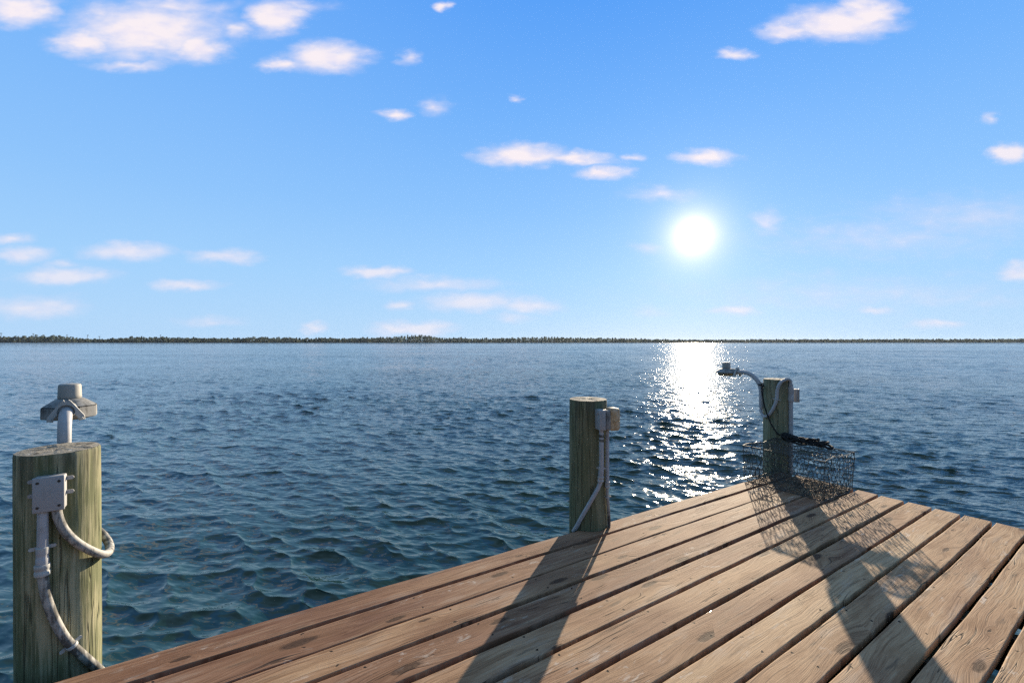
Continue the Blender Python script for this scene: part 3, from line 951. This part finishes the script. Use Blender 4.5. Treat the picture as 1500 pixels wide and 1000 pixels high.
px = -180.0
while px < 1680:
    Y = shore_dist(px) + random.uniform(0, 26); X = (px - 750) / F * Y
    full = top_h(px)
    H = full * random.uniform(.70, 1.06)
    wdt = random.uniform(2.6, 5.0)
    nleaf = 150
    conif = random.random() < .35
    for q in range(nleaf):
        zf = random.random() ** .75
        prof = (1 - zf) ** .6 * 1.05 if conif else math.sqrt(max(0, 1 - (2 * (zf * .62 + .36) - 1) ** 2))
        rad = wdt * prof * math.sqrt(random.random())
        an = random.uniform(0, 2 * math.pi)
        clump(Vector((X + rad * math.cos(an), Y + rad * math.sin(an), .6 + zf * (H - .6))), random.uniform(.6, 1.35))
    for q in range(34):                                        # mangrove skirt at the waterline
        clump(Vector((X + random.uniform(-3, 3), Y - 8 + random.uniform(-2, 2), random.uniform(.2, full * .45))), random.uniform(.7, 1.4))
    for q in range(22):                                        # dense interior behind
        clump(Vector((X + random.uniform(-3, 3), Y + 24 + random.uniform(-2, 2), random.uniform(.3, full * .80))), random.uniform(1.4, 2.3))
    px += random.uniform(2.0, 4.4)
me = bpy.data.meshes.new('mangrove_forest'); me.from_pydata(verts, [], faces); me.materials.append(M['wood_far'])
fo = bpy.data.objects.new('mangrove_forest', me); C.objects.link(fo)
tag(fo, 'low dark band of mangrove trees along the far shore', 'forest', kind='stuff')

bm = bmesh.new(); front = []; rows = []
for i in range(80):
    px = -220 + i * 25; Y = shore_dist(px) - 9; X = (px - 750) / F * Y
    rows.append([bm.verts.new((X * f, Y * f, z)) for f, z in ((1, -1.0), (1.003, .35), (1.02, 1.1), (1.35, 2.2), (1.36, -1))])
for a, b_ in zip(rows, rows[1:]):
    for k in range(4): bm.faces.new((a[k], b_[k], b_[k + 1], a[k + 1]))
bmesh.ops.recalc_face_normals(bm, faces=bm.faces)
so = obj('shore', bm, M['shore'])
tag(so, 'low muddy shore under the far trees', 'shore', kind='structure')


def palm(px, top_y, label, lean=0.0, fan=1.0):
    Y = shore_dist(px) - 4; X = (px - 750) / F * Y
    H = (500 - top_y) / F * Y + EYE
    t = thing('palm_tree', label, 'palm tree', (X, Y, .6), 'palms rising above the far shore trees')
    bm = bmesh.new(); topv = Vector((X + lean, Y, H - 1.0))
    tube(bm, catmull([Vector((X, Y, .2)), Vector((X + lean * .35, Y, H * .5)), topv], 4), [.34] * 8 + [.24], 7); obj('trunk', bm, M['bark'], t)
    bm = bmesh.new()
    for k in range(15):
        a = 2 * math.pi * k / 15 + random.uniform(-.2, .2); rise = random.uniform(-.1, .9); L = random.uniform(1.5, 2.2) * fan
        d = Vector((math.cos(a), math.sin(a), 0)); sdv = Vector((-d.y, d.x, 0))
        prev = None
        for q in range(5):
            f = q / 4
            P = topv + d * L * f + up * (rise * L * f - .95 * L * f * f + .2); wv = (.36 * (1 - f) + .06) * fan
            cur = (bm.verts.new(P - sdv * wv - up * .1), bm.verts.new(P + up * .08), bm.verts.new(P + sdv * wv - up * .1))
            if prev:
                bm.faces.new((prev[0], prev[1], cur[1], cur[0])); bm.faces.new((prev[1], prev[2], cur[2], cur[1]))
            prev = cur
    obj('crown', bm, M['wood_far'], t)
palm(1.5, 487.3, 'tall far palm at the extreme left end of the shore', .2, 1.1)
palm(49, 488.0, 'far palm rising out of the highest left clump of trees', -.4, .8)
palm(98, 489.6, 'slim far palm right of the tall left clump', .3, .8)
palm(127, 490.0, 'leaning far palm over the sparse gap in the left trees', 2.2, .9)
palm(146, 491.9, 'short far palm at the right end of the sparse gap', -.6, 1.0)
palm(235, 490.0, 'lone far palm above the trees near the channel marker', .2, .8)

# channel marker and boat, small on the water
Ym = 640.0; Xm = (254.5 - 750) / F * Ym
mk = thing('channel_marker', 'tiny red marker on a dark post far out on the left water', 'marker', (Xm, Ym, 0))
bm = bmesh.new(); tube(bm, [Vector((Xm, Ym, -1)), Vector((Xm, Ym, 4.4))], .22, 8); obj('post', bm, M['hull'], mk)
bm = bmesh.new(); prism(bm, [(-.85, 0), (.85, 0), (0, 1.6)], (Xm, Ym - .3, 3.2), Vector((1, 0, 0)), up, .08); bmesh.ops.recalc_face_normals(bm, faces=bm.faces); obj('sign_board', bm, M['red'], mk, smooth=False)

Yb = 760.0; Xb = (1093.5 - 750) / F * Yb
bt = thing('motorboat', 'tiny dark motorboat below the far shore right of the sun glitter', 'boat', (Xb, Yb, 0))
bm = bmesh.new(); rows = []
for i in range(9):
    f = i / 8; x = -3.4 + 6.8 * f; hw = 1.15 * (1 - max(0, f - .45) ** 2 * 2.9); zt_ = .75 + .45 * f ** 2; zk = -.25 + .35 * max(0, f - .6) ** 1.2
    rows.append([bm.verts.new((Xb + x, Yb + yy, zz_)) for yy, zz_ in ((-hw, zt_), (-hw * .75, .05), (0, zk), (hw * .75, .05), (hw, zt_), (0, zt_ - .05))])
for a, b_ in zip(rows, rows[1:]):
    for k in range(6): bm.faces.new((a[k], a[(k + 1) % 6], b_[(k + 1) % 6], b_[k]))
bm.faces.new(rows[0]); bm.faces.new(rows[-1]); bmesh.ops.recalc_face_normals(bm, faces=bm.faces); obj('hull', bm, M['hull'], bt)
bm = bmesh.new(); box(bm, (Xb - .3, Yb, 1.2), (1, 0, 0), (0, 1, 0), 1.0, .8, .9, .1); obj('console', bm, M['hull'], bt)
bm = bmesh.new(); box(bm, (Xb - 3.55, Yb, .75), (1, 0, 0), (0, 1, 0), .5, .45, 1.0, .1); obj('outboard_motor', bm, M['hull'], bt)
bm = bmesh.new()
for s_, ln, o_ in ((-1, 9, -3.4), (1, 3.5, 3.6)):
    prev = None
    for k in range(13):
        f = k / 12; x = Xb + o_ + s_ * ln * f; hh = .34 * math.sin(math.pi * min(1, f * 1.1 + .08)) ** .7 if f < .95 else .03; ww = .5 + 1.2 * f
        cur = [bm.verts.new((x, Yb - ww, -.02)), bm.verts.new((x, Yb - ww * .6, max(hh, .02) + random.uniform(0, .1))), bm.verts.new((x, Yb + ww * .6, max(hh, .02))), bm.verts.new((x, Yb + ww, -.02))]
        if prev:
            for q in range(3): bm.faces.new((prev[q], prev[q + 1], cur[q + 1], cur[q]))
        prev = cur
w_ = obj('boat_wake', bm, M['foam']); tag(w_, 'white wake foam trailing behind the tiny motorboat', 'wake', kind='stuff')

# ------------------------------------------------------------------ haze
hm = bpy.data.materials.new('thin_sea_haze'); hm.use_nodes = True; hm.node_tree.nodes.clear(); t = NT(hm.node_tree)
hv = t.n('ShaderNodeVolumePrincipled', Color=(0.72, 0.84, 1.0, 1), Density=0.00003, Anisotropy=0.35)
ho = t.n('ShaderNodeOutputMaterial'); hm.node_tree.links.new(hv.outputs[0], ho.inputs['Volume'])
bm = bmesh.new(); box(bm, (0, 0, 7.75), (1, 0, 0), (0, 1, 0), 4900, 4900, 20.5, 0)
tag(obj('haze', bm, hm, smooth=False), 'thin pale haze over the bay', 'haze', kind='stuff')

# ------------------------------------------------------------------ sky
world = bpy.data.worlds.new('World'); scene.world = world; world.use_nodes = True
wt = world.node_tree; wt.nodes.clear(); t = NT(wt)
STR = 0.10
dirv = t.v('NORMALIZE', t.n('ShaderNodeTexCoord').outputs['Generated'])
dx, dy, dz = t.sep(dirv)
el = t.m('ARCSINE', dz); az = t.m('ARCTAN2', dx, dy)
sky = t.n('ShaderNodeTexSky', _sky_type='NISHITA', _sun_disc=False, _sun_elevation=SUN_EL, _sun_rotation=SUN_AZ, _altitude=0.0, _air_density=1.0, _dust_density=0.4, _ozone_density=3.0)


def lin(c): return tuple(((x / 255) / 12.92 if x / 255 < .04045 else ((x / 255 + .055) / 1.055) ** 2.4) for x in c)
SK = 1.0 / (2 ** EXPOSURE) / STR                                # ramp colours are given as the photo shows them


def skyc(c): return tuple(x * SK for x in lin(c))
elf = t.lin(el, R(-2), R(90))


def pos(deg): return (deg + 2) / 92.0
grad = t.ramp(elf, [(0.0, lin((180, 215, 249))), (pos(2), lin((178, 215, 250))), (pos(8), lin((162, 209, 252))), (pos(16), lin((138, 194, 252))), (pos(26), lin((113, 178, 251))),
                    (pos(37), lin((86, 160, 248))), (pos(43), lin((142, 184, 226))), (pos(56), lin((136, 164, 196))), (pos(90), lin((88, 112, 142)))])
grad = t.v('SCALE', grad, SK)
nish = t.v('MULTIPLY', sky.outputs[0], (0.9, 1.0, 1.15))
skycol = t.mix(0.97, nish, grad)
# away from the sun the sky is deeper
sd_ = t.v('DOT_PRODUCT', dirv, tuple(SUN), out=1)
back = t.ss(sd_, -0.75, 0.12, 0.40, 1.0)
skycol = t.v('SCALE', skycol, back)
skycol = t.mix(t.ss(az, R(15), R(-40), 0, .14), skycol, skyc((170, 212, 252)))
ang = t.m('ARCCOSINE', t.m('MINIMUM', sd_, 0.999999))

CL = [(30, 15, 62, 26, 1), (215, 45, 125, 46, .95), (120, 62, 48, 22, .9), (290, 70, 48, 24, .9), (190, 96, 60, 9, .6), (250, 10, 95, 18, .6), (402, 25, 46, 28, 1), (480, 84, 66, 23, 1), (412, 95, 36, 11, .8),
      (597, 83, 18, 12, .5), (577, 168, 26, 8, .8), (637, 155, 26, 12, .5), (648, 10, 15, 6, .8), (1228, 34, 90, 26, 1), (1272, 20, 54, 30, 1), (1155, 46, 48, 15, .85), (1078, 80, 26, 9, .7),
      (765, 228, 70, 17, 1), (838, 232, 56, 10, .9), (886, 253, 44, 11, .85), (1035, 231, 50, 12, .9), (755, 145, 14, 5, .5), (925, 230, 20, 6, .55), (965, 284, 50, 12, .45), (1125, 325, 26, 20, .45), (945, 365, 28, 9, .4),
      (1478, 225, 34, 15, 1), (1492, 398, 34, 16, .9), (1450, 173, 13, 8, .5), (20, 350, 34, 8, .75), (28, 373, 46, 14, .85), (188, 369, 68, 15, .9), (330, 376, 60, 11, .75), (95, 404, 78, 13, .95), (272, 418, 52, 9, .85),
      (50, 450, 76, 18, .75), (95, 388, 22, 7, .5), (305, 470, 48, 8, .5), (460, 482, 22, 9, .75), (552, 399, 54, 10, .95), (640, 416, 110, 11, .6), (690, 441, 78, 15, .9), (770, 447, 56, 13, .8), (585, 447, 22, 8, .6),
      (604, 481, 66, 12, .95), (750, 465, 32, 9, .5), (1078, 455, 40, 8, .8), (1280, 454, 32, 6, .6), (1370, 476, 40, 7, .7), (955, 455, 32, 8, .35),
      (1300, 350, 190, 30, .34), (1420, 320, 170, 34, .34), (1250, 430, 260, 28, .30), (430, 10, 60, 10, .45), (345, 45, 30, 14, .5), (150, 20, 40, 16, .5), (855, 238, 60, 6, .5), (1400, 440, 160, 12, .28)]
north = t.m('MAXIMUM', dy, 0.02)
ae = t.comb(t.m('DIVIDE', dx, north), t.m('DIVIDE', dz, north), 0.0)
wob = t.noise(t.v('MULTIPLY', ae, (16, 34, 1)), 1, 6, .58, color=True)
aew = t.v('ADD', ae, t.v('MULTIPLY', t.v('SUBTRACT', wob, (.5, .5, .5)), (.085, .034, 0)))
dens = None
for (px, py, rx, ry, w) in CL:
    a0 = (px - 750) / F; e0 = (500 - py) / F
    ra = rx / F * 1.20; re = ry / F * 1.25
    vv = t.v('MULTIPLY_ADD', aew, (1 / ra, 1 / re, 0), (-a0 / ra, -e0 / re, 0))
    d_ = t.m('MULTIPLY', t.m('SUBTRACT', 1.0, t.v('LENGTH', vv, out=1)), w)
    dens = d_ if dens is None else t.m('MAXIMUM', dens, d_)
fb = t.noise(t.v('MULTIPLY', ae, (17, 42, 1)), 1, 6, .50, .2)
streak = t.noise(t.v('MULTIPLY', t.n('ShaderNodeVectorRotate', Vector=ae, Angle=R(-8)).outputs[0], (7, 95, 1)), 1, 5, .6)
val = t.m('ADD', t.m('MULTIPLY', dens, 1.25), t.m('MULTIPLY', t.m('SUBTRACT', fb, .5), .78))
alpha = t.ss(val, -.12, 1.0)
alpha = t.m('MULTIPLY', t.m('MULTIPLY', alpha, t.ss(dens, -.40, .14)), t.ss(dy, .02, .25))
thin = t.m('MULTIPLY', t.ss(dens, 0.0, .22), t.ss(streak, .40, .70, 0, .14))
alpha = t.m('MAXIMUM', alpha, thin)
ccol = t.mix(alpha, skyc((222, 222, 248)), skyc((252, 241, 245)))
ccol = t.mix(t.ss(fb, .56, .36), ccol, skyc((242, 234, 246)))
low = t.ss(el, R(2), R(22), .62, .97)
skycol = t.mix(t.m('MULTIPLY', alpha, low), skycol, ccol)
# the sun, flared by the thin air round it
core = t.ss(ang, R(2.1), R(1.0))
halo = t.m('POWER', 2.718, t.m('MULTIPLY', ang, -1 / R(1.32)))
wide = t.m('POWER', 2.718, t.m('MULTIPLY', ang, -1 / R(9.0)))
glow = t.v('ADD', t.v('SCALE', (1.0, .96, .88), t.m('MULTIPLY', core, 1.1 * SK)), t.v('ADD', t.v('SCALE', (1.0, .72, .42), t.m('MULTIPLY', halo, 2.9 * SK)), t.v('SCALE', (.95, .95, .85), t.m('MULTIPLY', wide, .06 * SK))))
skycol = t.v('ADD', skycol, glow)
bg = t.n('ShaderNodeBackground', Color=skycol, Strength=STR)
wo = t.n('ShaderNodeOutputWorld'); wt.links.new(bg.outputs[0], wo.inputs[0])
world.cycles.sampling_method = 'MANUAL'; world.cycles.sample_map_resolution = 2048

sun = bpy.data.lights.new('sun', 'SUN'); sun.energy = 5.0; sun.angle = R(0.53); sun.color = (1.0, .84, .62)
so_ = bpy.data.objects.new('sun', sun); C.objects.link(so_)
so_.rotation_euler = (-SUN).to_track_quat('-Z', 'Y').to_euler(); so_.location = (5, 10, 20)

# ------------------------------------------------------------------ camera
cam = bpy.data.cameras.new('camera'); cam.lens = 36 * F / 1500; cam.sensor_width = 36; cam.sensor_fit = 'HORIZONTAL'
cam.clip_start = .05; cam.clip_end = 20000
co_ = bpy.data.objects.new('camera', cam); C.objects.link(co_)
co_.location = CAMV; co_.rotation_euler = (R(90), 0, 0)
scene.camera = co_

scene.view_settings.view_transform = 'Standard'; scene.view_settings.look = 'None'
scene.view_settings.exposure = EXPOSURE; scene.view_settings.gamma = 1
scene.cycles.max_bounces = 6; scene.cycles.diffuse_bounces = 3; scene.cycles.glossy_bounces = 3
scene.cycles.caustics_reflective = False; scene.cycles.caustics_refractive = False
scene.cycles.sample_clamp_indirect = 6
scene.cycles.use_denoising = False
